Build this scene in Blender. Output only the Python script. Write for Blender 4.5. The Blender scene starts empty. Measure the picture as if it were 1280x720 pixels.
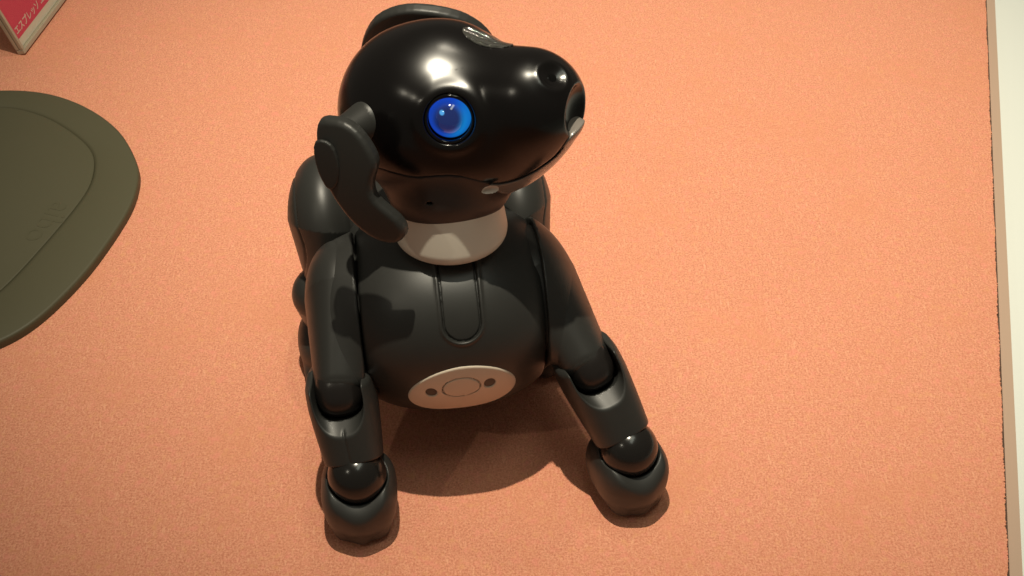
import bpy, math
import numpy as np
from mathutils import Vector, Matrix, Quaternion

scene = bpy.context.scene
COL = scene.collection
MM = 0.001
R = math.radians

# ------------------------------------------------------------------ camera
cam_d = bpy.data.cameras.new("camera")
cam = bpy.data.objects.new("camera", cam_d)
COL.objects.link(cam)
cam.location = (0, -0.480, 0.627)
cam.rotation_euler = (R(45), 0, 0)
cam_d.sensor_fit = 'HORIZONTAL'
cam_d.sensor_width = 36
cam_d.lens = 36 * 1600 / 1280
cam_d.clip_start = 0.01
cam_d.clip_end = 50
scene.camera = cam

# ------------------------------------------------------------------ room light and lamps (indoor exhibition lighting)
world = bpy.data.worlds.new("World")
scene.world = world
world.use_nodes = True
bg = world.node_tree.nodes['Background']
bg.inputs['Color'].default_value = (1.0, 0.86, 0.68, 1)
bg.inputs['Strength'].default_value = 0.10

def area_lamp(name, loc, target, size, power, color, spread=180):
    d = bpy.data.lights.new(name, 'AREA')
    d.shape = 'DISK'
    d.size = size
    d.energy = power
    d.color = color
    d.spread = R(spread)
    o = bpy.data.objects.new(name, d)
    COL.objects.link(o)
    o.location = loc
    o.rotation_euler = (Vector(target) - Vector(loc)).to_track_quat('-Z', 'Y').to_euler()
    return o

def spot_lamp(name, loc, target, radius, power, color, cone=50, blend=0.8):
    d = bpy.data.lights.new(name, 'SPOT')
    d.shadow_soft_size = radius
    d.energy = power
    d.color = color
    d.spot_size = R(cone)
    d.spot_blend = blend
    o = bpy.data.objects.new(name, d)
    COL.objects.link(o)
    o.location = loc
    o.rotation_euler = (Vector(target) - Vector(loc)).to_track_quat('-Z', 'Y').to_euler()
    return o

LAMP = (1.0, 0.905, 0.715)
spot_lamp("ceiling_spot_lamp", (-0.07, 0.14, 1.75), (0.12, 0.34, 0), 0.011, 134, LAMP, 46, 1.0)
spot_lamp("back_spot_lamp", (0.03, 0.62, 1.75), (-0.02, 0.46, 0), 0.016, 18, LAMP, 44, 1.0)
spot_lamp("front_spot_lamp", (-1.10, -0.75, 1.60), (0.15, 0.3, 0), 0.018, 7, LAMP, 46, 1.0)
panel = area_lamp("ceiling_panel_lamp", (0.35, -0.15, 1.95), (0.0, 0.0, 0.2), 1.0, 4, (0.95, 1.0, 0.84))
panel.data.shape = 'RECTANGLE'
panel.data.size_y = 0.32

vs = scene.view_settings
vs.view_transform = 'Standard'
vs.look = 'None'
vs.exposure = 0
vs.gamma = 1
vs.use_curve_mapping = False

# ------------------------------------------------------------------ materials
def mat(name, base, rough=0.5, spec=0.5, coat=0.0, coat_rough=0.1, bump=None, metallic=0.0, trans=0.0, ior=1.5, mottle=0.0):
    m = bpy.data.materials.new(name)
    m.use_nodes = True
    nt = m.node_tree
    b = nt.nodes['Principled BSDF']
    b.inputs['Base Color'].default_value = (*base, 1)
    b.inputs['Roughness'].default_value = rough
    b.inputs['Specular IOR Level'].default_value = spec
    b.inputs['Coat Weight'].default_value = coat
    b.inputs['Coat Roughness'].default_value = coat_rough
    b.inputs['Metallic'].default_value = metallic
    b.inputs['Transmission Weight'].default_value = trans
    b.inputs['IOR'].default_value = ior
    if bump or mottle:
        tc = nt.nodes.new('ShaderNodeTexCoord')
    if bump:
        sc, st, dist = bump
        n = nt.nodes.new('ShaderNodeTexNoise')
        n.inputs['Scale'].default_value = sc
        n.inputs['Detail'].default_value = 3
        bp = nt.nodes.new('ShaderNodeBump')
        bp.inputs['Strength'].default_value = st
        bp.inputs['Distance'].default_value = dist
        nt.links.new(tc.outputs['Object'], n.inputs['Vector'])
        nt.links.new(n.outputs['Fac'], bp.inputs['Height'])
        nt.links.new(bp.outputs['Normal'], b.inputs['Normal'])
    if mottle:
        n2 = nt.nodes.new('ShaderNodeTexNoise')
        n2.inputs['Scale'].default_value = 60
        n2.inputs['Detail'].default_value = 6
        mr = nt.nodes.new('ShaderNodeMapRange')
        mr.inputs['To Min'].default_value = max(0.0, rough - mottle)
        mr.inputs['To Max'].default_value = rough + mottle
        nt.links.new(tc.outputs['Object'], n2.inputs['Vector'])
        nt.links.new(n2.outputs['Fac'], mr.inputs['Value'])
        nt.links.new(mr.outputs['Result'], b.inputs['Roughness'])
    return m

M = {}
M['body'] = mat('satin charcoal plastic', (0.027, 0.0275, 0.0255), 0.43, 0.5, bump=(2600, 0.10, 0.0002), mottle=0.05)
M['joint'] = mat('smooth dark brown joint plastic', (0.014, 0.012, 0.011), 0.30, 0.5, mottle=0.05)
M['ball'] = mat('polished dark ankle plastic', (0.012, 0.011, 0.010), 0.20, 0.5, mottle=0.03)
M['head'] = mat('glossy black lacquer', (0.004, 0.0035, 0.0035), 0.23, 0.5, mottle=0.03)
M['black'] = mat('black glass', (0.002, 0.002, 0.002), 0.06, 0.5)
M['hole'] = mat('dark hole lining', (0.004, 0.003, 0.003), 0.6, 0.2)
M['white'] = mat('cream white plastic', (0.78, 0.74, 0.64), 0.42, 0.4, mottle=0.04)
M['belly'] = mat('warm white plastic', (0.72, 0.62, 0.50), 0.42, 0.4, mottle=0.04)
M['neck'] = mat('grey neck rubber', (0.16, 0.145, 0.13), 0.5, 0.4)
M['jaw'] = mat('dark grey jaw plastic', (0.22, 0.195, 0.175), 0.25, 0.5)
M['throat'] = mat('satin dark throat plastic', (0.034, 0.029, 0.027), 0.42, 0.5, mottle=0.05)
M['tongue'] = mat('cream hinge plastic', (0.66, 0.62, 0.55), 0.25, 0.5)
M['chrome'] = mat('dark sensor glass', (0.05, 0.05, 0.045), 0.08, 0.9)
M['mat'] = mat('olive grey rubber', (0.086, 0.080, 0.046), 0.55, 0.35, bump=(1800, 0.15, 0.0003), mottle=0.05)
M['trim'] = mat('beige edge trim', (0.50, 0.36, 0.27), 0.55, 0.3, mottle=0.05)
M['board'] = mat('cream white board', (0.76, 0.80, 0.76), 0.6, 0.3, bump=(300, 0.05, 0.0005))
M['card'] = mat('white card', (0.80, 0.77, 0.66), 0.6, 0.3)
M['print'] = mat('crimson print', (0.76, 0.045, 0.14), 0.5, 0.3)
M['ink'] = mat('pale lettering', (0.80, 0.70, 0.62), 0.6, 0.3)
M['acrylic'] = mat('clear acrylic', (0.86, 0.93, 0.84), 0.04, 0.5, trans=1.0, ior=1.49)

def clear_sheet(m):
    nt = m.node_tree
    nt.nodes.clear()
    out = nt.nodes.new('ShaderNodeOutputMaterial')
    tr = nt.nodes.new('ShaderNodeBsdfTransparent'); tr.inputs['Color'].default_value = (0.98, 0.985, 0.97, 1)
    gl = nt.nodes.new('ShaderNodeBsdfGlossy'); gl.inputs['Roughness'].default_value = 0.03
    mx = nt.nodes.new('ShaderNodeMixShader')
    mx.inputs[0].default_value = 0.05; nt.links.new(tr.outputs[0], mx.inputs[1]); nt.links.new(gl.outputs[0], mx.inputs[2])
    nt.links.new(mx.outputs[0], out.inputs['Surface'])
clear_sheet(M['acrylic'])
M['acrylic_edge'] = mat('cut acrylic edge', (0.48, 0.43, 0.32), 0.15, 0.6, bump=(900, 0.4, 0.0006))

def carpet_material():
    m = bpy.data.materials.new('coral pink felt carpet')
    m.use_nodes = True
    nt = m.node_tree
    N, L = nt.nodes, nt.links
    b = N['Principled BSDF']
    b.inputs['Roughness'].default_value = 0.9
    b.inputs['Specular IOR Level'].default_value = 0.15
    b.inputs['Sheen Weight'].default_value = 0.25
    b.inputs['Sheen Roughness'].default_value = 0.5
    b.inputs['Sheen Tint'].default_value = (1.0, 0.75, 0.55, 1)
    tc = N.new('ShaderNodeTexCoord')
    def noise(scale, detail, rough=0.6, stretch=None, dist=0.0):
        n = N.new('ShaderNodeTexNoise')
        n.inputs['Scale'].default_value = scale
        n.inputs['Detail'].default_value = detail
        n.inputs['Roughness'].default_value = rough
        n.inputs['Distortion'].default_value = dist
        if stretch:
            mp = N.new('ShaderNodeMapping')
            mp.inputs['Scale'].default_value = stretch
            mp.inputs['Rotation'].default_value = (0, 0, R(stretch[2] * 40))
            L.new(tc.outputs['Object'], mp.inputs['Vector'])
            L.new(mp.outputs['Vector'], n.inputs['Vector'])
        else:
            L.new(tc.outputs['Object'], n.inputs['Vector'])
        return n
    def mix(a, bb, fac, blend='MIX'):
        x = N.new('ShaderNodeMix')
        x.data_type = 'RGBA'
        x.blend_type = blend
        if isinstance(fac, float):
            x.inputs['Factor'].default_value = fac
        else:
            L.new(fac, x.inputs['Factor'])
        for s, v in (('A', a), ('B', bb)):
            i = [q for q in x.inputs if q.name == s and q.type == 'RGBA'][0]
            if isinstance(v, tuple):
                i.default_value = (*v, 1)
            else:
                L.new(v, i)
        return [q for q in x.outputs if q.type == 'RGBA'][0]
    def ramp(src, lo, hi):
        r = N.new('ShaderNodeMapRange')
        r.inputs['From Min'].default_value = lo
        r.inputs['From Max'].default_value = hi
        L.new(src, r.inputs['Value'])
        return r.outputs['Result']
    fine = noise(800, 4, 0.75)
    fib1 = noise(800, 3, 0.6, (1.0, 0.25, 1.0), 0.8)
    fib2 = noise(800, 3, 0.6, (0.25, 1.0, 1.0), 0.8)
    big = noise(14, 5, 0.6)
    c1 = mix((0.60, 0.21, 0.125), (0.92, 0.425, 0.27), ramp(fine.outputs['Fac'], 0.38, 0.62))
    c2 = mix(c1, (0.95, 0.49, 0.30), ramp(fib1.outputs['Fac'], 0.54, 0.80))
    c3 = mix(c2, (0.66, 0.225, 0.145), ramp(fib2.outputs['Fac'], 0.54, 0.82))
    c4 = mix(c3, (0.76, 0.305, 0.165), ramp(big.outputs['Fac'], 0.50, 0.95))
    hue = noise(190, 2, 0.5)
    c5 = mix(c4, (0.82, 0.40, 0.19), ramp(hue.outputs['Fac'], 0.56, 0.95))
    hue2 = noise(150, 2, 0.5, (1.0, 1.0, 0.3))
    c6 = mix(c5, (0.90, 0.315, 0.24), ramp(hue2.outputs['Fac'], 0.54, 0.95))
    L.new(c6, b.inputs['Base Color'])
    add = N.new('ShaderNodeMath')
    add.operation = 'ADD'
    L.new(fine.outputs['Fac'], add.inputs[0])
    L.new(fib1.outputs['Fac'], add.inputs[1])
    bp = N.new('ShaderNodeBump')
    bp.inputs['Strength'].default_value = 0.55
    bp.inputs['Distance'].default_value = 0.0010
    L.new(add.outputs[0], bp.inputs['Height'])
    L.new(bp.outputs['Normal'], b.inputs['Normal'])
    return m
M['carpet'] = carpet_material()

# eye screen: a small display that glows blue, brighter towards one rim
def eye_material():
    m = bpy.data.materials.new('glowing blue eye display')
    m.use_nodes = True
    nt = m.node_tree
    N, L = nt.nodes, nt.links
    b = N['Principled BSDF']
    b.inputs['Base Color'].default_value = (0.004, 0.008, 0.03, 1)
    b.inputs['Roughness'].default_value = 0.045
    b.inputs['Coat Weight'].default_value = 1.0
    b.inputs['Coat Roughness'].default_value = 0.02
    tc = N.new('ShaderNodeTexCoord')
    sep = N.new('ShaderNodeSeparateXYZ')
    L.new(tc.outputs['Object'], sep.inputs[0])
    def math_(op, a, c=None):
        x = N.new('ShaderNodeMath')
        x.operation = op
        for i, v in enumerate((a, c)):
            if v is None:
                continue
            if isinstance(v, (int, float)):
                x.inputs[i].default_value = v
            else:
                L.new(v, x.inputs[i])
        return x.outputs[0]
    # local x,y are on the display (metres)
    X = math_('MULTIPLY', sep.outputs['X'], 1000 / 9.6)
    Y = math_('MULTIPLY', sep.outputs['Y'], 1000 / 9.6)
    def dist(cx, cy):
        dx = math_('SUBTRACT', X, cx)
        dy = math_('SUBTRACT', Y, cy)
        return math_('SQRT', math_('ADD', math_('MULTIPLY', dx, dx), math_('MULTIPLY', dy, dy)))
    def smooth(v, lo, hi):
        r = N.new('ShaderNodeMapRange')
        r.interpolation_type = 'SMOOTHSTEP'
        r.inputs['From Min'].default_value = lo
        r.inputs['From Max'].default_value = hi
        L.new(v, r.inputs['Value'])
        return r.outputs['Result']
    def mix(a, bb, fac):
        x = N.new('ShaderNodeMix')
        x.data_type = 'RGBA'
        L.new(fac, x.inputs['Factor'])
        ins = [q for q in x.inputs if q.type == 'RGBA']
        for i, v in zip(ins, (a, bb)):
            if isinstance(v, tuple):
                i.default_value = (*v, 1)
            else:
                L.new(v, i)
        return [q for q in x.outputs if q.type == 'RGBA'][0]
    ring = smooth(dist(-0.14, 0.10), 0.55, 1.05)
    right = smooth(math_('SUBTRACT', X, math_('MULTIPLY', Y, 0.35)), -0.3, 0.95)
    rim = mix((0.012, 0.070, 0.66), (0.006, 0.30, 0.72), right)
    c = mix((0.009, 0.022, 0.115), rim, ring)
    ring2 = smooth(dist(0.02, 0.0), 0.55, 1.0)
    c = mix(c, (0.012, 0.085, 0.62), math_('MULTIPLY', ring2, 0.45))
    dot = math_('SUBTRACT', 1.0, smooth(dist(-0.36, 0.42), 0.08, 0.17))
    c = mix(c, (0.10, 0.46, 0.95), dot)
    L.new(c, b.inputs['Emission Color'])
    b.inputs['Emission Strength'].default_value = 0.85
    return m
M['eye'] = eye_material()

# ------------------------------------------------------------------ mesh helpers
BASE = {}          # absolute origin (mm) of every object built

def link(o, parent=None, origin=(0, 0, 0)):
    COL.objects.link(o)
    org = np.array(origin, float)
    BASE[o.name] = org
    if parent is not None:
        o.parent = parent
        o.location = Vector((org - BASE[parent.name]) * MM)
    else:
        o.location = Vector(org * MM)
    return o

def tag(o, label=None, cat=None, group=None, kind=None):
    if label: o['label'] = label
    if cat: o['category'] = cat
    if group: o['group'] = group
    if kind: o['kind'] = kind
    return o

def empty(name, origin):
    return link(bpy.data.objects.new(name, None), None, origin)

def mesh_obj(name, V, Fc, material, parent=None, normals=None, smooth=True, origin=None, frame=None):
    """V in absolute mm; origin = centre unless given; frame = 3x3 columns for a rotated object"""
    V = np.asarray(V, float)
    org = V.mean(0) if origin is None else np.array(origin, float)
    me = bpy.data.meshes.new(name)
    L = (V - org) * MM
    if frame is not None:
        L = L @ frame
    if isinstance(Fc, np.ndarray):
        n = len(Fc)
        k = Fc.shape[1]
        me.vertices.add(len(L))
        me.vertices.foreach_set('co', L.astype(np.float32).ravel())
        me.loops.add(n * k)
        me.loops.foreach_set('vertex_index', Fc.astype(np.int32).ravel())
        me.polygons.add(n)
        me.polygons.foreach_set('loop_start', np.arange(0, n * k, k, dtype=np.int32))
        me.update(calc_edges=True)
    else:
        me.from_pydata(L.tolist(), [], Fc)
    me.validate()
    if smooth:
        me.polygons.foreach_set('use_smooth', np.ones(len(me.polygons), bool))
    if normals is not None:
        nn = normals @ frame if frame is not None else normals
        me.normals_split_custom_set_from_vertices(nn.tolist())
    me.materials.append(material)
    o = bpy.data.objects.new(name, me)
    link(o, parent, org)
    if frame is not None:
        o.rotation_euler = Matrix(frame.tolist()).to_euler()
    return o

# ---- signed distance modelling (numpy), all in millimetres
def ell(p, r):
    r = np.array(r, float)
    q = p / r
    k0 = np.linalg.norm(q, axis=1)
    k1 = np.linalg.norm(q / r, axis=1)
    return k0 * (k0 - 1) / np.maximum(k1, 1e-9)

def sph(p, r):
    return np.linalg.norm(p, axis=1) - r

def cone(p, a, b, ra, rb):
    a = np.array(a, float); b = np.array(b, float)
    ba = b - a
    h = np.clip(((p - a) @ ba) / (ba @ ba), 0, 1)
    return np.linalg.norm(p - a - h[:, None] * ba, axis=1) - (ra + (rb - ra) * h)

def rbox(p, h, r):
    q = np.abs(p) - (np.array(h, float) - r)
    return np.linalg.norm(np.maximum(q, 0), axis=1) + np.minimum(q.max(1), 0) - r

def cyl(p, axis, r, hh=None, rr=0.0):
    o = [i for i in range(3) if i != axis]
    d = np.hypot(p[:, o[0]], p[:, o[1]]) - r
    if hh is None:
        return d
    q = np.stack([d + rr, np.abs(p[:, axis]) - hh + rr], 1)
    return np.minimum(q.max(1), 0) + np.linalg.norm(np.maximum(q, 0), axis=1) - rr

def smin(a, b, k):
    h = np.maximum(k - np.abs(a - b), 0) / k
    return np.minimum(a, b) - h * h * k * 0.25

def smax(a, b, k):
    return -smin(-a, -b, k)

def sub(a, b, k=0.8):
    return smax(a, -b, k)

class Frame:
    def __init__(s, o, x, y, z, k=1.0):
        s.o = np.array(o, float)
        s.k = k                                           # local unit in mm
        s.A = np.stack([np.array(v, float) for v in (x, y, z)], 1)   # columns
    def loc(s, p):
        return (p - s.o) @ s.A / s.k
    def out(s, q):
        return s.o + s.k * (np.array(q, float) @ s.A.T)
    def vec(s, q):
        return np.array(q, float) @ s.A.T

def norm(v):
    v = np.array(v, float)
    return v / np.linalg.norm(v)

def grad(f, p, e=0.05):
    g = np.empty_like(p)
    for i in range(3):
        d = np.zeros(3); d[i] = e
        g[:, i] = (f(p + d) - f(p - d)) / (2 * e)
    return g

def sdf_mesh(f, lo, hi, h):
    """naive surface nets in local coordinates, projected to the true surface"""
    lo = np.array(lo, float); hi = np.array(hi, float)
    n = np.ceil((hi - lo) / h).astype(int) + 1
    ax = [lo[i] + h * np.arange(n[i]) for i in range(3)]
    G = np.stack(np.meshgrid(*ax, indexing='ij'), -1).reshape(-1, 3)
    val = np.empty(len(G))
    for s in range(0, len(G), 400000):
        val[s:s + 400000] = f(G[s:s + 400000])
    val = val.reshape(n)
    ins = val < 0
    c = [ins[i:n[0] - 1 + i, j:n[1] - 1 + j, k:n[2] - 1 + k] for i in (0, 1) for j in (0, 1) for k in (0, 1)]
    cnt = sum(x.astype(np.int8) for x in c)
    act = (cnt > 0) & (cnt < 8)
    idx = -np.ones(act.shape, int)
    cells = np.argwhere(act)
    idx[act] = np.arange(len(cells))
    acc = np.zeros((len(cells), 3)); num = np.zeros(len(cells))
    corners = [(i, j, k) for i in (0, 1) for j in (0, 1) for k in (0, 1)]
    def cv(o):
        return val[cells[:, 0] + o[0], cells[:, 1] + o[1], cells[:, 2] + o[2]]
    for a in corners:
        for d in range(3):
            if a[d] == 0:
                b = list(a); b[d] = 1
                va, vb = cv(a), cv(b)
                m = (va < 0) != (vb < 0)
                t = np.where(m, va / np.where(m, va - vb, 1), 0)
                pt = np.repeat(np.array(a, float)[None], len(cells), 0)
                pt[:, d] += t
                acc[m] += pt[m]; num[m] += 1
    V = lo + h * (cells + acc / num[:, None])
    for _ in range(4):
        d = f(V)
        g = grad(f, V)
        g2 = np.maximum((g * g).sum(1), 0.05)
        step = -(d / g2)[:, None] * g
        ln = np.linalg.norm(step, axis=1, keepdims=True)
        step *= np.minimum(1, 0.6 * h / np.maximum(ln, 1e-9))
        V = V + step
    quads = []
    for d in range(3):
        o = [i for i in range(3) if i != d]
        a = [slice(None)] * 3; b = [slice(None)] * 3
        a[d] = slice(0, -1); b[d] = slice(1, None)
        for q in o:
            a[q] = slice(1, -1); b[q] = slice(1, -1)
        s0 = ins[tuple(a)]; s1 = ins[tuple(b)]
        e = np.argwhere(s0 != s1)
        flip = s0[s0 != s1]
        off = np.ones(3, int); off[d] = 0
        e = e + off
        u = np.zeros(3, int); u[o[0]] = 1
        v = np.zeros(3, int); v[o[1]] = 1
        def ID(x):
            return idx[x[:, 0], x[:, 1], x[:, 2]]
        q = np.stack([ID(e - u - v), ID(e - v), ID(e), ID(e - u)], 1)
        if d == 1:
            flip = ~flip
        q[~flip] = q[~flip][:, ::-1]
        quads.append(q)
    Q = np.concatenate(quads)
    N = grad(f, V, 0.08)
    N /= np.maximum(np.linalg.norm(N, axis=1, keepdims=True), 1e-9)
    return V, Q, N

def sdf_part(name, f, fr, lo, hi, h, material, parent):
    V, Q, N = sdf_mesh(f, lo, hi, h)
    if len(V) == 0:
        print('EMPTY PART', name); return None
    used = np.unique(Q)
    remap = -np.ones(len(V), int); remap[used] = np.arange(len(used))
    return mesh_obj(name, fr.out(V[used]), remap[Q], material, parent, normals=N[used] @ fr.A.T)

def trace(f, o, d, far=120):
    """outermost surface point along a ray from inside"""
    o = np.array(o, float); d = norm(d)
    ts = np.linspace(0, far, 2400)
    v = f(o + ts[:, None] * d)
    i = np.where(v < 0)[0].max()
    p = o + ts[i] * d
    g = norm(grad(f, p[None])[0])
    return p, g

def basis(z, hint=(0, 0, 1)):
    z = norm(z); x = norm(np.cross(hint, z)); y = np.cross(z, x)
    return x, y, z

# ------------------------------------------------------------------ the surface: carpeted display table
rng = np.random.default_rng(4)
e0 = np.array([423.3, 511.1]); e1 = np.array([280.5, -83.3])
ed = (e0 - e1) / np.linalg.norm(e0 - e1)
en = np.array([ed[1], -ed[0]])           # to the right of the edge
def edge_pt(t, off):
    return e1 + ed * t + en * off
ts = np.concatenate([[-900, -300], np.arange(-60, 760, 0.7), [1200, 1800]])
jit = rng.normal(0, 0.30, len(ts)) + 0.5 * np.sin(ts * 0.11) * rng.random(len(ts))
V = []; Fc = []
for t, j in zip(ts, jit):
    p = edge_pt(t, j)
    q = edge_pt(t, -1500)
    V += [(q[0], q[1], 0), (p[0], p[1], 0), (p[0] + 0.1, p[1], -1.6), (*edge_pt(t, j * 0.4 - 0.2), -5)]
for i in range(len(ts) - 1):
    a = 4 * i; b = a + 4
    for k in range(3):
        Fc.append((a + k, a + k + 1, b + k + 1, b + k))
carpet = mesh_obj('carpet', V, Fc, M['carpet'], origin=(0, 0, 0), smooth=False)
tag(carpet, kind='structure')

def strip(name, o0, o1, z1, z0, material):
    V = []
    for t in (-900, 1800):
        for (o, z) in ((o0, z0), (o0, z1), (o1, z1), (o1, z0)):
            V.append((*edge_pt(t, o), z))
    Fc = [(0, 1, 5, 4), (1, 2, 6, 5), (2, 3, 7, 6), (0, 3, 2, 1), (4, 5, 6, 7)]
    return mesh_obj(name, V, Fc, material, smooth=False)
tag(strip('table_edge_trim', 1.8, 9.0, -3.0, -30, M['trim']), kind='structure')
tag(strip('carpet_underlay', -1500, 1.2, -5.5, -30, M['hole']), kind='structure')
tag(strip('white_board', 9.3, 1500, -16.0, -30, M['board']), kind='structure')

# ------------------------------------------------------------------ robot dog
DOG = empty('robot_dog', (-32, 20, 0))
tag(DOG, 'glossy black robot puppy with blue eye and white collar sitting on pink carpet', 'robot dog')
psi = R(8)
B = Frame((-32, 0, 0), (math.cos(psi), math.sin(psi), 0), (math.sin(psi), -math.cos(psi), 0), (0, 0, 1))
# B coordinates: a = the dog's left, b = forward (towards the camera), c = up.  (a,b,c) is left-handed, meshes are made in world space

BU = Frame((-33.9, 28.8, -37.6), B.A[:, 0], B.A[:, 1], B.A[:, 2], 1.06)      # raised front body, same axes

class WF(Frame):
    """world-aligned frame: sdf functions take world millimetres"""
    pass
W = WF((0, 0, 0), (1, 0, 0), (0, 1, 0), (0, 0, 1))

def part(name, f, centre_b, half, h, material, parent=DOG, fr=None):
    c = (fr or B).out(centre_b)
    half = np.array(half, float) * (fr or B).k
    return sdf_part(name, f, W, c - half, c + half, h, material, parent)

# --- torso
tp = R(40)
T = Frame(BU.out((1, -22, 112)), B.vec((1, 0, 0)), B.vec((0, math.cos(tp), math.sin(tp))), B.vec((0, -math.sin(tp), math.cos(tp))), BU.k)
# T: x lateral, y along the barrel (forward-up), z across it (up-back)
def torso_base(p):
    q = T.loc(p)
    u = (q + np.array([2.5, 0, 0])) / np.array([64.0, 71.0, 57.5])
    k = (np.abs(u[:, 0]) ** 2.5 + (u[:, 1] ** 2 + u[:, 2] ** 2) ** 1.25) ** 0.4
    d = (k - 1) * 57
    rear = ell(q - np.array([0, -55, 0]), (50, 70, 52))
    return smin(d, rear, 30)
ca = R(-7)
COLLAR = Frame(BU.out((2.0, -14.0, 189.0)), B.vec((1, 0, 0)), B.vec((0, math.cos(ca), -math.sin(ca))), B.vec((0, math.sin(ca), math.cos(ca))), BU.k)

slot_n = norm(B.vec((0, .80, .60)))
SLOT = Frame(BU.out((2, 20, 160)), B.vec((1, 0, 0)), norm(np.cross(B.vec((1, 0, 0)), slot_n)), slot_n, BU.k)
def slot2d(p, grow=0.0):
    q = SLOT.loc(p)
    y = q[:, 1]
    if SLOT.A[2, 1] > 0:
        y = -y            # y grows downwards
    # stadium: straight towards the collar, round at the lower end
    yy = np.maximum(y - 12.5, 0)
    yy = np.where(y < -30, -30 - y, yy)
    return np.hypot(q[:, 0], yy) - (9.8 + grow)
def chest_f(p):
    q = T.loc(p)
    d = smax(torso_base(p), np.abs(q[:, 0] + 2) - 48.0, 1.6)
    s = slot2d(p)
    d = d - 0.6 * np.exp(-((s - 1.1) / 1.0) ** 2)          # raised lip
    d = sub(d, np.maximum(s, -(torso_base(p) + 1.5)), 0.6)
    return d
chest = part('chest', chest_f, (0, -28, 112), (72, 88, 92), 1.0, M['body'], fr=BU)
def tongue_f(p):
    return smax(torso_base(p) + 0.75, slot2d(p, -0.7), 0.8)
part('chest_panel', tongue_f, (2, 22, 158), (16, 34, 40), 0.8, M['body'], chest, fr=BU)
# --- white plate under the chest
pn = norm(B.vec((0.0, .95, -.30)))
PL = Frame(BU.out((-0.5, 44, 116)), B.vec((math.cos(R(6)), 0, math.sin(R(6)))), B.vec((0, 0, 1)), pn, BU.k)
PL.A[:, 1] = np.cross(PL.A[:, 0], PL.A[:, 2]); PL.A[:, 1] *= np.sign(PL.A[2, 1])
def plate2d(p, rx, ry, cx=0, cy=0):
    q = PL.loc(p)
    k0 = np.hypot((q[:, 0] - cx) / rx, (q[:, 1] - cy) / ry)
    return (k0 - 1) * min(rx, ry)
def plate_side(p):
    return -PL.loc(p)[:, 2] - 22
holes = [(-16, -1.0), (15, -1.0)]
def plate_f(p):
    d = np.maximum(torso_base(p) - 0.6, -(torso_base(p) + 2.5))
    d = smax(d, plate2d(p, 28.8, 23.5, 0, -8), 0.8)
    d = np.maximum(d, plate_side(p))
    q = PL.loc(p)
    for hx, hy in holes:
        d = sub(d, np.hypot(q[:, 0] - hx, (q[:, 1] - hy) * 0.75) - 3.0, 0.7)
    ring = np.abs(plate2d(p, 10, 8.5, 0, 0))
    d = sub(d, np.maximum(ring - 0.35, -(torso_base(p) + 0.1)), 0.3)
    return d
plate = part('belly_plate', plate_f, (0, 36, 108), (36, 28, 30), 0.7, M['belly'], fr=BU)
for hx, hy in holes:
    def hole_f(p, hx=hx, hy=hy):
        q = PL.loc(p)
        d = np.hypot(q[:, 0] - hx, (q[:, 1] - hy) * 0.75) - 3.3
        return np.maximum(np.maximum(d, np.abs(torso_base(p) + 2.0) - 1.2), plate_side(p))
    part('sensor_hole', hole_f, (0, 36, 108), (36, 28, 30), 0.8, M['hole'], plate, fr=BU)

# --- collar and neck
def collar_f(p):
    q = COLLAR.loc(p)
    r = np.hypot(q[:, 0], q[:, 1])
    t = np.clip((q[:, 2] + 14) / 34, 0, 1)
    d = (r - (30.0 - 5.2 * t ** 1.2)) * 0.95
    d = smax(d, q[:, 2] - 20, 1.8)
    d = smax(d, -16 - q[:, 2], 8.0)
    d = sub(d, np.maximum(r - 22.4, -q[:, 2] + 6), 1.8)
    return d
collar = sdf_part('collar', collar_f, W, COLLAR.o - 42, COLLAR.o + 42, 0.8, M['white'], DOG)
def neck_f(p):
    q = COLLAR.loc(p)
    r = np.hypot(q[:, 0], q[:, 1])
    d = smax(r - (20.2 - 0.12 * np.maximum(q[:, 2], 0)), np.abs(q[:, 2] - 14) - 16, 2)
    d = sub(d, np.maximum(np.abs(q[:, 2] - 15.5) - 0.5, -(r - 19.2)), 0.5)
    return d
sdf_part('neck', neck_f, W, COLLAR.o - 44, COLLAR.o + 44, 1.0, M['neck'], DOG)

# --- head
hF = norm((.91, -.2545, .325)); hL = np.array((.30, .945, -.125)); hL = norm(hL - hF * (hF @ hL)); hU = np.cross(hF, hL)
hyaw = R(7)
hF, hL = hF * math.cos(hyaw) - hL * math.sin(hyaw), hL * math.cos(hyaw) + hF * math.sin(hyaw)
HD = Frame((-44.5, 65.8, 213.6), hF, hL, hU, 1.085)
BROW = norm((0.487, -0.442, 0.753))
def head_base(q):
    d = ell(q - np.array([-1, 0, 0.5]), (43, 42.5, 43))
    brow = ell(q - np.array([18, 0, 19]), (22, 28, 19))
    d = smin(d, brow, 16)
    d = smax(d, q @ BROW - 46.2, 8.0)                # slightly flatter above the eye
    mz = ell(q - np.array([55.5, 0, 1.0]), (28.5, 25.5, 26.5))
    d = smin(d, mz, 19)
    low = ell(q - np.array([22, 0, -15.5]), (44, 29.5, 29.5))
    return smin(d, low, 14)
_sn = np.arange(-60, 100, 0.5)
_su = np.interp(_sn, [-60, -45, -20, -6, 1, 9, 16, 24, 30, 36, 41, 50, 58, 69, 77, 86, 100],
                [-4, -4, -5, -7.5, -11, -14.6, -15.2, -16.5, -19.4, -24.2, -28.0, -28.5, -26.4, -21.3, -13.5, -8, -8])
for _ in range(3):
    _su = np.convolve(np.pad(_su, 4, mode='edge'), np.ones(9) / 9, 'valid')
def seam(q):
    # below this line the throat piece and the lower jaw begin
    return (q[:, 2] - np.interp(q[:, 0], _sn, _su)) * 0.85
def mouth(q):
    # opening at the front of the muzzle
    return ell(q - np.array([85, 0, -6]), (9.5, 14, 14.5))
eye_pts = []
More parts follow.
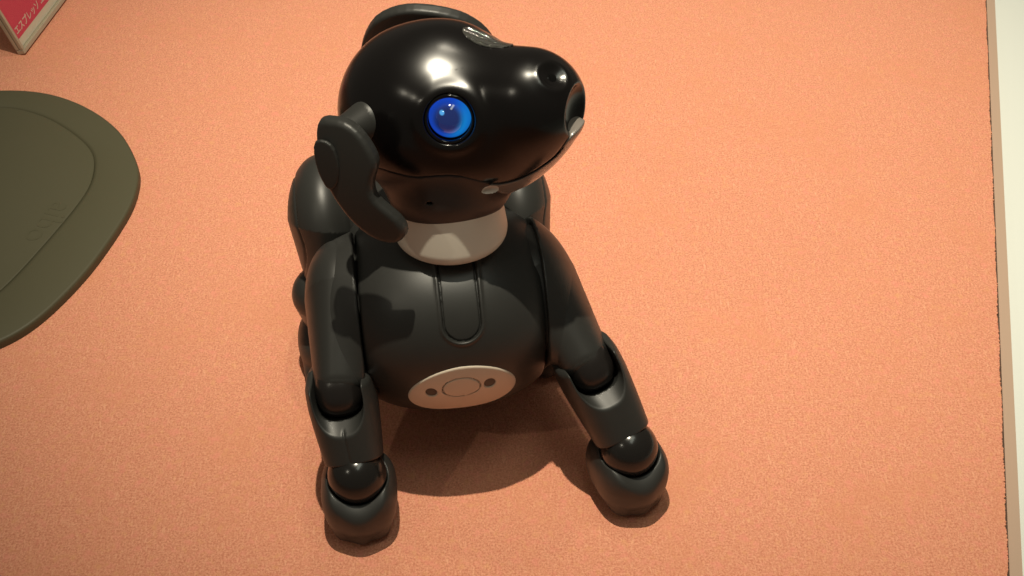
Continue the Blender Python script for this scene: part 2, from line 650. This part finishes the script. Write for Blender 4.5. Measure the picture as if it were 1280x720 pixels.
for sg in (-1, 1):
    d0 = norm((32.5, sg * 30.3, 10.5))
    p, g = trace(head_base, (0, 0, 0), d0)
    eye_pts.append((p, g))
nose_p, nose_g = trace(head_base, (55, 0, 0), (21.4, -5.0, 16.6))
def head_f(p):
    q = HD.loc(p)
    d = head_base(q)
    d = smax(d, -seam(q), 0.9)
    for (c, g) in eye_pts:
        x = q - c
        ax = x @ g
        rr = np.sqrt(np.maximum((x * x).sum(1) - ax * ax, 0))
        d = d - 1.1 * np.exp(-((rr - 14.0) / 3.6) ** 2) * (ax > -8)
        d = sub(d, np.maximum(rr - 11.6, -ax - 5), 1.2)
    x = q - nose_p
    ax = x @ nose_g
    rr = np.sqrt(np.maximum((x * x).sum(1) - ax * ax, 0))
    d = d - 0.45 * np.exp(-((rr - 7.4) / 2.6) ** 2)
    d = sub(d, ell(np.stack([rr, ax * 0, ax - 0.8], 1), (5.8, 50, 3.6)), 3.0)
    d = sub(d, mouth(q), 1.6)
    return d
head = sdf_part('head', head_f, W, HD.o - np.array([66, 66, 66]), HD.o + np.array([98, 62, 66]), 0.95, M['head'], DOG)
def throat_f(p):
    q = HD.loc(p)
    d = smax(head_base(q) + 0.6, seam(q) + 0.3, 0.8)
    d = smin(d, ell(q - np.array([3, -3, -33]), (33, 35, 29)), 6)
    d = sub(d, ell(q - np.array([9.8, -31.3, -30.1]), (2.9, 6, 1.5)), 0.4)
    d = smax(d, q[:, 0] - 38, 1.2)
    return d
throat = sdf_part('throat', throat_f, W, HD.o - 66, HD.o + np.array([60, 62, 40]), 1.0, M['throat'], head)
def jaw_f(p):
    q = HD.loc(p)
    d = smax(head_base(q) - 0.2, seam(q) + 0.5, 1.0)
    d = sub(d, smax(head_base(q) + 3.5, -(q[:, 2] + 30), 1.0), 1.0)      # hollow mouth floor
    d = smin(d, ell(q - np.array([69.0, 0, -12.5]), (10.5, 12.5, 5.0)), 3)
    d = smax(d, 38.6 - q[:, 0], 1.0)
    return d
sdf_part('lower_jaw', jaw_f, W, HD.o - 50, HD.o + np.array([98, 50, 40]), 0.9, M['jaw'], head)
def hinge_f(p):
    q = HD.loc(p) - np.array([41.5, -29.2, -28.8])
    return ell(q, (5.6, 3.2, 2.8))
sdf_part('jaw_hinge', hinge_f, W, HD.o - 50, HD.o + np.array([60, 40, 10]), 0.7, M['tongue'], head)
# nose camera lens
lens_c = HD.out(nose_p + nose_g * (-3.8)); 
lx, ly, lz = basis(HD.vec(nose_g))
LF = Frame(lens_c, lx, ly, lz)
def lens_f(p):
    return ell(LF.loc(p), (4.6, 4.6, 1.6))
sdf_part('nose_camera', lens_f, W, lens_c - 8, lens_c + 8, 0.5, M['black'], head)
# touch sensor window on the forehead
cp, cg = trace(head_base, (0, 0, 0), (40, 8.5, 31))
CF = Frame(HD.out(cp), HD.vec(norm(np.cross(cg, (0, 1, 0)))), HD.vec((0, 1, 0)), HD.vec(cg), HD.k)
def crown_f(p):
    q = CF.loc(p)
    k = (np.hypot(q[:, 0] / 13, q[:, 1] / 8) - 1) * 8
    hb = head_base(HD.loc(p))
    d = np.maximum(np.abs(hb) - 0.5 - 0.0, k)
    gro = np.abs(np.mod(q[:, 1] + 20, 4.0) - 2.0)
    return sub(smax(d, k, 0.4), np.maximum(gro - 0.4, -hb), 0.3)
sdf_part('touch_sensor', crown_f, W, CF.o - 18, CF.o + 18, 0.6, M['chrome'], head)

# eyes
def uv_dome(name, centre, axes, rad, ang, material, parent, seg=64, rings=24):
    x, y, z = axes
    V = [np.zeros(3)]; V[0] = centre + z * rad
    Fc = []
    for i in range(1, rings + 1):
        t = ang * i / rings
        for j in range(seg):
            a = 2 * math.pi * j / seg
            V.append(centre + rad * (math.sin(t) * (math.cos(a) * x + math.sin(a) * y) + math.cos(t) * z))
    for j in range(seg):
        Fc.append((0, 1 + j, 1 + (j + 1) % seg))
    for i in range(rings - 1):
        for j in range(seg):
            a = 1 + i * seg + j; b = 1 + i * seg + (j + 1) % seg
            Fc.append((a, a + seg, b + seg, b))
    return mesh_obj(name, V, Fc, material, parent, origin=centre, frame=np.stack([x, y, z], 1))
for (c, g) in eye_pts:
    z = HD.vec(g)
    ey = np.array((0, .7071, .7071)); ey = norm(ey - z * (ey @ z))
    ex = np.cross(ey, z)
    cc = HD.out(c + g * -7.2)
    uv_dome('eye', cc, (ex, ey, z), 10.9, R(100), M['eye'], head)
    RF = Frame(HD.out(c - g * 0.6), ex, ey, z, HD.k)
    def ring_f(p):
        q = RF.loc(p)
        return np.hypot(np.hypot(q[:, 0], q[:, 1]) - 10.9, q[:, 2] * 0.8 + 0.3) - 0.95
    sdf_part('eye_ring', ring_f, W, RF.o - 14, RF.o + 14, 0.55, M['black'], head)

# --- ears
def poly2d(pts, n=90):
    P = np.array(pts, float); k = len(P); out = []
    for i in range(k):
        p0, p1, p2, p3 = P[i - 1], P[i], P[(i + 1) % k], P[(i + 2) % k]
        for u in np.arange(8) / 8:
            out.append(0.5 * (2 * p1 + (p2 - p0) * u + (2 * p0 - 5 * p1 + 4 * p2 - p3) * u * u + (3 * p1 - p0 - 3 * p2 + p3) * u ** 3))
    out = np.array(out)
    for _ in range(3):
        out = (np.roll(out, 1, 0) + 2 * out + np.roll(out, -1, 0)) / 4
    return out[::4]
def sd_poly(q, P):
    d = np.full(len(q), 1e9); sgn = np.ones(len(q))
    for i in range(len(P)):
        a, b = P[i], P[i - 1]
        e = b - a; w = q - a
        h = np.clip((w @ e) / (e @ e), 0, 1)
        r = w - h[:, None] * e
        d = np.minimum(d, (r * r).sum(1))
        c1 = q[:, 1] >= a[1]; c2 = q[:, 1] < b[1]; c3 = e[0] * w[:, 1] > e[1] * w[:, 0]
        sgn = np.where((c1 & c2 & c3) | (~c1 & ~c2 & ~c3), -sgn, sgn)
    return np.sqrt(d) * sgn
def flap(o, n, pts, half, rnd, bend, offs=0.0):
    """a thick curved flap: outline in its own plane, bent backwards towards the edges"""
    n = norm(n); x = norm(np.cross((0, 0, 1), n)); y = np.cross(n, x)
    fr = Frame(o, x, y, n); P = poly2d(pts)
    c = P.mean(0)
    def f(p):
        q = fr.loc(p)
        w = q[:, 2] + bend * (q[:, 0] - c[0]) ** 2 + bend * 0.35 * (q[:, 1] - c[1]) ** 2 - offs
        d2 = sd_poly(q[:, :2], P) + rnd
        zz = np.abs(w) - half + rnd
        return (np.minimum(np.maximum(d2, zz), 0) + np.hypot(np.maximum(d2, 0), np.maximum(zz, 0)) - rnd) * 0.9
    V = fr.out(np.c_[P, np.zeros(len(P))])
    return f, V.min(0) - 9, V.max(0) + 9
def stub(o, s0, s1, r):
    def f(p):
        return cone(p, s0, s1, r, r * 0.85)
    c = (np.array(s0) + np.array(s1)) / 2
    sdf_part('ear_joint', f, W, c - 30, c + 30, 0.9, M['body'], o)
NE = ([-79.3, 7.7, 217.7], [-0.301, -0.932, 0.201], [(-18.3, 25.7), (-11.5, 28.0), (-3.9, 28.7), (3.2, 25.9), (8.6, 20.6), (12.8, 14.0), (13.7, 8.5), (12.0, 1.8), (11.6, -4.2), (13.7, -9.1), (18.9, -13.9), (24.5, -19.1), (27.6, -24.9), (27.3, -30.2), (23.4, -34.5), (17.3, -35.0), (9.4, -32.2), (1.1, -26.1), (-5.4, -19.2), (-12.2, -10.1), (-16.8, -0.1), (-19.1, 10.1), (-20.2, 18.7)])
f, lo, hi = flap(NE[0], NE[1], NE[2], 4.2, 2.8, 0.007)
o = sdf_part('ear', f, W, lo, hi, 1.1, M['body'], DOG)
stub(o, HD.out((-9, -33, 14)), HD.out((-15, -40, 13)), 11.5)
f, lo, hi = flap(NE[0], NE[1], [(-18.1, 17.0), (-12.1, 18.3), (-7.5, 14.5), (-5.1, 5.2), (-6.0, -3.1), (-9.1, -7.9), (-12.6, -7.4), (-16.4, 0.0), (-18.7, 9.4)], 1.2, 0.9, 0.007, 3.12)
sdf_part('ear_cap', f, W, lo, hi, 0.8, M['body'], o)
FE = ([-51.0, 149.7, 207.2], [-0.121, -0.968, -0.222], [(-41.8, -30.3), (-40.0, -16.9), (-36.0, -4.3), (-28.7, 8.9), (-18.4, 17.6), (-8.7, 21.6), (0.6, 22.5), (10.6, 21.6), (21.8, 18.2), (29.7, 12.6), (36.7, 4.3), (41.7, -9.1), (43.0, -26.2), (35.6, -41.2), (21.1, -39.2), (2.2, -30.5), (-17.5, -32.7), (-35.5, -39.6)])
FE[0][2] -= 2.5
f, lo, hi = flap(FE[0], FE[1], FE[2], 4.2, 2.4, 0.002)
o = sdf_part('ear', f, W, lo, hi, 1.4, M['body'], DOG)
stub(o, HD.out((-18, 32, 16)), HD.out((-24, 44, 14)), 12)

# --- front legs
def front_leg(sg, S, E, A, toe_dir):
    S, E, A = (np.array(v, float) for v in (S, E, A))
    fw = norm(toe_dir)                                   # leg's forward in B coords
    # upper arm, flattened sideways
    lat = norm(np.cross(fw, norm(S - E)))
    def upper_f(p):
        q = B.loc(p)
        ax = norm(E - S)
        la = norm(np.cross(ax, np.array((0, 1, 0.2))))
        x = (q - S) @ la
        ln_ = np.linalg.norm(E - S)
        t = np.clip(((q - S) @ ax) / ln_, 0, 1)
        flat = q - x[:, None] * la
        r = np.linalg.norm(flat - (S - 0 * la) - (t * ln_)[:, None] * ax, axis=1)
        w = 20.0 - 5.8 * t
        Rr = 34.5 - 15.5 * t
        k = (np.abs(x / w) ** 2.25 + (r / Rr) ** 2.25) ** (1 / 2.25)
        d = (k - 1) * 15
        return smax(d, (q - E) @ ax - 5, 8)
    up = part('upper_arm', upper_f, (S + E) / 2, (54, 72, 72), 1.2, M['body'])
    # forearm
    ax = norm(A - E); lt = norm(np.cross(fw, ax)); 
    if lt[0] < 0: lt = -lt
    ff = np.cross(ax, lt); ff = ff if ff[1] > 0 else -ff
    Ln = np.linalg.norm(A - E)
    def to(q):
        x = q - E
        return np.stack([x @ lt, x @ ff, x @ ax], 1)     # lateral, forward, down the arm
    def elbow_f(p):
        q = to(B.loc(p))
        return (np.sum(np.abs(q / np.array([13.6, 17.0, 15.2])) ** 2.4, axis=1) ** (1 / 2.4) - 1) * 14
    def rbox_cyl(q, r, hw):
        return cyl(q, 0, r, hw, 4.0)
    def fore_f(p):
        q = to(B.loc(p))
        t = np.clip(q[:, 2] / Ln, -0.6, 1.2)
        w = np.where(t < 0.15, 19.4 - 9.0 * (t - 0.15) ** 2, 19.4 - 4.6 * (np.maximum(t - 0.15, 0)) ** 1.3)
        fd = 22.5 - 8.0 * np.clip(t, 0, 1.2)
        k = (np.abs(q[:, 0] / w) ** 2.5 + np.abs((q[:, 1] + 1) / fd) ** 2.5) ** (1 / 2.5)
        d = (k - 1) * 15
        d = smax(d, q[:, 2] - (Ln - 7.5), 1.4)
        d = smax(d, -q[:, 2] - 12 - 0.02 * q[:, 1] ** 2 + 0.60 * np.maximum(q[:, 1] + 4, 0), 4)
        uz = np.maximum(q[:, 2], 0) * 16 / (16 + 1.3 * np.maximum(0, q[:, 1] - 11.0))
        uu = (np.abs(q[:, 0] * 1.12) ** 2.8 + uz ** 2.8) ** (1 / 2.8) - 15.6
        d = sub(d, np.maximum(uu * 0.75, -9 - q[:, 1]), 1.0)         # cup for the elbow with a sloping ledge in front
        if sg < 0:
            d = d + 0.6 * np.exp(-(q[:, 0] / 0.75) ** 2) * (1 / (1 + np.exp(-(q[:, 2] - 21) * 2))) * (q[:, 1] > 8)
        return d
    def end_cut(f):
        return f
    fo = part('forearm', fore_f, (E + A) / 2, (44, 56, 52), 0.8, M['body'])
    part('elbow', elbow_f, E, (26, 26, 26), 0.9, M['joint'], fo)
    # ankle ball
    A2 = A + np.array([0, 2.0, 0])
    def ball_f(p):
        return sph(B.loc(p) - A2, 16.6)
    ball = part('ankle', ball_f, A2, (18, 18, 18), 0.9, M['ball'])
    # paw
    f2 = norm((fw[0], fw[1], 0)); l2 = np.array((f2[1], -f2[0], 0))
    if l2[0] < 0: l2 = -l2
    def toP(q):
        x = q - np.array([A[0], A[1], 0])
        return np.stack([x @ l2, x @ f2, x[:, 2]], 1)
    def paw_f(p):
        q = toP(B.loc(p))
        tz = np.clip((26 - q[:, 2]) / 26, 0, 1)
        q = q.copy(); qx = q[:, 0] / (1 - 0.10 * tz ** 1.5)
        qq = np.stack([qx, q[:, 1], q[:, 2]], 1)
        d = (np.sum(np.abs((qq - np.array([0, 0.5, 22])) / np.array([21.8, 24, 21.5])) ** 2.8, axis=1) ** (1 / 2.8) - 1) * 18
        d = smin(d, ell(q - np.array([0, 15, 22]), (8, 10.5, 13)), 7)
        for tx in (-11.5, 0, 11.5):
            d = smin(d, ell(q - np.array([tx * 0.85, 17 - 0.03 * tx * tx, 6]), (5.6, 7, 5.0)), 6)
        d = smax(d, 2.2 - q[:, 2], 2.0)
        lip = q[:, 2] - (41.5 + 0.022 * q[:, 0] ** 2 - 0.42 * (q[:, 1]))
        d = smax(d, lip, 4.5)
        d = sub(d, sph(q - np.array([0, 2.0, A[2]]), 17.2), 1.4)
        return d
    paw = part('paw', paw_f, (A[0], A[1] + 4, 22), (36, 38, 28), 0.9, M['body'])
    def sole_f(p):
        q = toP(B.loc(p))
        d = (np.sum(np.abs((q - np.array([0, 0.5, 6])) / np.array([15.5, 18.5, 8])) ** 2.4, axis=1) ** (1 / 2.4) - 1) * 9
        for tx in (-10.5, 0, 10.5):
            d = smin(d, ell(q - np.array([tx * 0.8, 15.5 - 0.03 * tx * tx, 3.8]), (4.6, 6, 3.8)), 2)
        return smax(d, 0.02 - q[:, 2], 0.6)
    part('sole_pad', sole_f, (A[0], A[1] + 4, 8), (30, 34, 12), 0.9, M['joint'], paw)
    return upper_f
arm_r = front_leg(-1, (-61.5, -46.0, 100.5), (-65.4, 3.0, 79.0), (-61, 33, 41), (-.05, 1, 0))
arm_l = front_leg(1, (55.1, -42.5, 104.5), (75.1, 5.1, 80.0), (95, 36, 41), (.30, 1, 0))

# --- side shells of the chest, running smoothly into the shoulders
def side_f(sg, arm):
    def f(p):
        q = T.loc(p)
        d = smin(torso_base(p) + 0.4, arm(p) * 1.3 + 1.6, 16)
        return smax(d, 48.7 - sg * (q[:, 0] + 2), 1.6)
    return f
for sg, arm in ((-1, arm_r), (1, arm_l)):
    part('flank', side_f(sg, arm), (sg * 62, -32, 112), (28, 88, 92), 1.25, M['body'], fr=BU)

# --- hind legs
def hind_leg(sg, hip, knee, ank):
    hip, knee, ank = (np.array(v, float) for v in (hip, knee, ank))
    def thigh_f(p):
        q = B.loc(p)
        x = q[:, 0] - hip[0]
        q2 = q.copy(); q2[:, 0] = hip[0] + x / 0.55
        d = cone(q2, hip, knee, 42, 24) * 0.6
        d = d + 0.8 * np.exp(-((np.hypot(q[:, 1] - hip[1], q[:, 2] - hip[2]) - 30) / 0.9) ** 2)
        return d
    th = part('thigh', thigh_f, (hip + knee) / 2, (40, 72, 70), 1.2, M['body'])
    def inner_f(p):
        q = B.loc(p)
        x = q - np.array([hip[0] - sg * 20, hip[1], hip[2]])
        return ell(x, (14, 34, 34))
    part('hip_joint', inner_f, (hip[0] - sg * 20, hip[1], hip[2]), (18, 38, 38), 1.5, M['body'])
    def shin_f(p):
        q = B.loc(p)
        d = cone(q, knee + np.array([sg * 3, 0, -4]), ank, 19, 15)
        return d
    part('shin', shin_f, (knee + ank) / 2, (36, 46, 50), 1.4, M['body'])
    def hpaw_f(p):
        q = B.loc(p) - np.array([ank[0], ank[1] + 8, 17])
        d = (np.sum(np.abs(q / np.array([20, 26, 19])) ** 2.3, axis=1) ** (1 / 2.3) - 1) * 19
        for tx in (-11, 0, 11):
            d = smin(d, ell(q - np.array([tx, 18, -9]), (6.5, 9, 6)), 4)
        return smax(d, -16.95 - q[:, 2], 2)
    part('hind_paw', hpaw_f, (ank[0], ank[1] + 8, 17), (26, 36, 24), 1.3, M['body'])
hind_leg(-1, (-67, -118, 97), (-71, -95, 62), (-74, -102, 32))
hind_leg(1, (50, -112, 95), (60, -88, 62), (62, -86, 32))
def rear_f(p):
    q = B.loc(p) - np.array([-8, -110, 92])
    return ell(q, (54, 62, 44))
part('rear_body', rear_f, (-8, -110, 92), (60, 68, 50), 1.8, M['body'])

# ------------------------------------------------------------------ rubber mat
outer = [(-279, 250), (-280, 219), (-291.8, 168.8), (-305.5, 133.3), (-320.3, 107), (-337, 90.4), (-362, 78), (-400, 74), (-450, 82), (-500, 105),
         (-540, 150), (-560, 215), (-552, 280), (-520, 330), (-470, 360), (-415.4, 367.7), (-375.4, 363.4), (-338.5, 344.2), (-306.3, 313.4), (-284.4, 274.2)]
inner = [(-315.5, 260), (-318.3, 232.7), (-334.3, 181.1), (-350.9, 139.4), (-368, 120), (-400, 112), (-445, 118), (-485, 138),
         (-512, 175), (-524, 220), (-518, 270), (-495, 308), (-455, 338), (-409.4, 346.3), (-374.7, 335.9), (-343.8, 313.4), (-322.4, 288.7)]
def closed_spline(pts, n):
    P = np.array(pts, float); k = len(P); out = []
    seg = np.linalg.norm(np.roll(P, -1, 0) - P, axis=1)
    for i in range(k):
        p0, p1, p2, p3 = P[i - 1], P[i], P[(i + 1) % k], P[(i + 2) % k]
        for u in np.arange(24) / 24:
            out.append(0.5 * (2 * p1 + (p2 - p0) * u + (2 * p0 - 5 * p1 + 4 * p2 - p3) * u * u + (3 * p1 - p0 - 3 * p2 + p3) * u ** 3))
    out = np.array(out)
    L = np.concatenate([[0], np.cumsum(np.linalg.norm(np.roll(out, -1, 0) - out, axis=1))])
    ring = np.vstack([out, out[:1]])
    s = np.linspace(0, L[-1], n, endpoint=False)
    r = np.stack([np.interp(s, L, ring[:, i]) for i in (0, 1)], 1)
    for _ in range(6):
        r = (np.roll(r, 1, 0) + 2 * r + np.roll(r, -1, 0)) / 4
    return r
def inset(r, d):
    t = np.roll(r, -1, 0) - np.roll(r, 1, 0)
    nn = np.stack([-t[:, 1], t[:, 0]], 1) / np.linalg.norm(t, axis=1, keepdims=True)
    c = r.mean(0)
    s = np.sign(((c - r) * nn).sum(1).mean())
    return r + nn * s * d
def rings_obj(name, rings, material, parent, cap=True, origin=None):
    n = len(rings[0][0]); V = []
    for r, z in rings:
        V += [(x, y, z) for x, y in r]
    Fc = []
    for i in range(len(rings) - 1):
        for j in range(n):
            a = i * n + j; b = i * n + (j + 1) % n
            Fc.append((a, b, b + n, a + n))
    if cap:
        Fc.append(tuple((len(rings) - 1) * n + j for j in range(n)))
    o = mesh_obj(name, V, Fc, material, parent, origin=origin)
    return o
MAT = empty('charging_mat', (-415, 225, 0))
tag(MAT, 'dark olive rubber mat with rounded corner and stepped rim', 'mat')
ro = closed_spline(outer, 260); ri = closed_spline(inner, 260)
best = np.argmin(((ri - ro[0]) ** 2).sum(1)); ri = np.roll(ri, -best, 0)
rings_obj('rim', [(ro, 0.1), (ro, 4.4), (inset(ro, 0.35), 6.0), (inset(ro, 1.2), 6.8), (inset(ro, 2.4), 7.0), (inset(ri, -9), 6.7), (inset(ri, -3), 5.4), (inset(ri, -0.6), 5.0),
          (inset(ri, -0.35), 3.5), (inset(ri, 3.0), 3.4)], M['mat'], MAT, cap=False)
pan = rings_obj('pad', [(inset(ri, 0.0), 3.5), (inset(ri, 0.05), 4.9), (inset(ri, 0.5), 5.25), (inset(ri, 1.2), 5.35)], M['mat'], MAT)

def text_obj(name, body, size, extrude, material, parent, loc, rot, align='LEFT', squash=1.0, bold=0.0):
    cu = bpy.data.curves.new(name, 'FONT')
    cu.body = body
    cu.size = size * MM
    cu.extrude = extrude * MM
    cu.offset = bold * MM
    cu.align_x = align
    tmp = bpy.data.objects.new(name + '_tmp', cu)
    COL.objects.link(tmp)
    dg = bpy.context.evaluated_depsgraph_get()
    me = bpy.data.meshes.new_from_object(tmp.evaluated_get(dg))
    bpy.data.objects.remove(tmp)
    bpy.data.curves.remove(cu)
    me.materials.clear(); me.materials.append(material)
    for v in me.vertices:
        v.co.x *= squash
    me.name = name
    o = bpy.data.objects.new(name, me)
    link(o, parent, loc)
    o.rotation_euler = rot
    return o
text_obj('embossed_lettering', 'aibo', 26, 0.12, M['mat'], pan, (-337, 233, 5.4), (0, 0, R(252.5)), 'LEFT')

# ------------------------------------------------------------------ acrylic sign stand
SG = empty('acrylic_sign', (-415.5, 429.3, 0))
tag(SG, 'clear acrylic card stand with crimson and white card at the back corner', 'sign')
s0 = np.array((-415.5, 429.3, 0.3)); s1 = np.array((-401.9, 511.1, 0.3))
sx = norm(s1 - s0)
out_dir = np.array((sx[1], -sx[0], 0))            # faces the dog
ln = R(74)
su = norm(-out_dir * math.cos(ln) + np.array((0, 0, 1)) * math.sin(ln))
sn = np.cross(sx, su)
if sn @ out_dir < 0: sn = -sn
def slab(name, u0, u1, v0, v1, w0, w1, material, parent, bev=0.0):
    V = []
    for u in (u0, u1):
        for v in (v0, v1):
            for w in (w0, w1):
                V.append(s0 + sx * u + su * v + sn * w)
    Fc = [(0, 1, 3, 2), (4, 6, 7, 5), (0, 4, 5, 1), (2, 3, 7, 6), (0, 2, 6, 4), (1, 5, 7, 3)]
    o = mesh_obj(name, V, Fc, material, parent, smooth=False)
    import bmesh
    bm = bmesh.new(); bm.from_mesh(o.data); bmesh.ops.recalc_face_normals(bm, faces=bm.faces)
    if bev:
        bmesh.ops.bevel(bm, geom=list(bm.edges), offset=bev * MM, segments=2, affect='EDGES', profile=0.5)
    bm.to_mesh(o.data); bm.free()
    return o
WS = 150
slab('front_panel', 0, WS, 4.2, 105, 2.2, 4.6, M['acrylic'], SG, 0.3)
slab('back_panel', 0, WS, 4.2, 105, -2.2, 0.2, M['acrylic'], SG, 0.3)
slab('bottom_edge', -3.2, WS, 0, 4.0, -2.4, 4.8, M['acrylic_edge'], SG, 0.6)
slab('side_edge', -3.2, -0.2, 4.2, 105, 1.6, 4.8, M['acrylic_edge'], SG, 0.5)
slab('side_edge', -3.2, -0.2, 4.2, 105, -2.4, 0.8, M['acrylic_edge'], SG, 0.5)
card = slab('card', 0.3, WS - 3, 4.3, 103, 0.9, 1.5, M['card'], SG)
slab('printed_panel', 0.5, WS - 3.2, 11, 62, 1.54, 1.6, M['print'], card)
ang = Matrix((sx, su, np.cross(sx, su))).transposed().to_euler()
text_obj('lettering', 'エスプレッソ エ', 8.0, 0.02, M['ink'], card, s0 + sx * 4.5 + su * 14.5 + sn * 1.68, ang, 'LEFT', 0.95, 0.12)
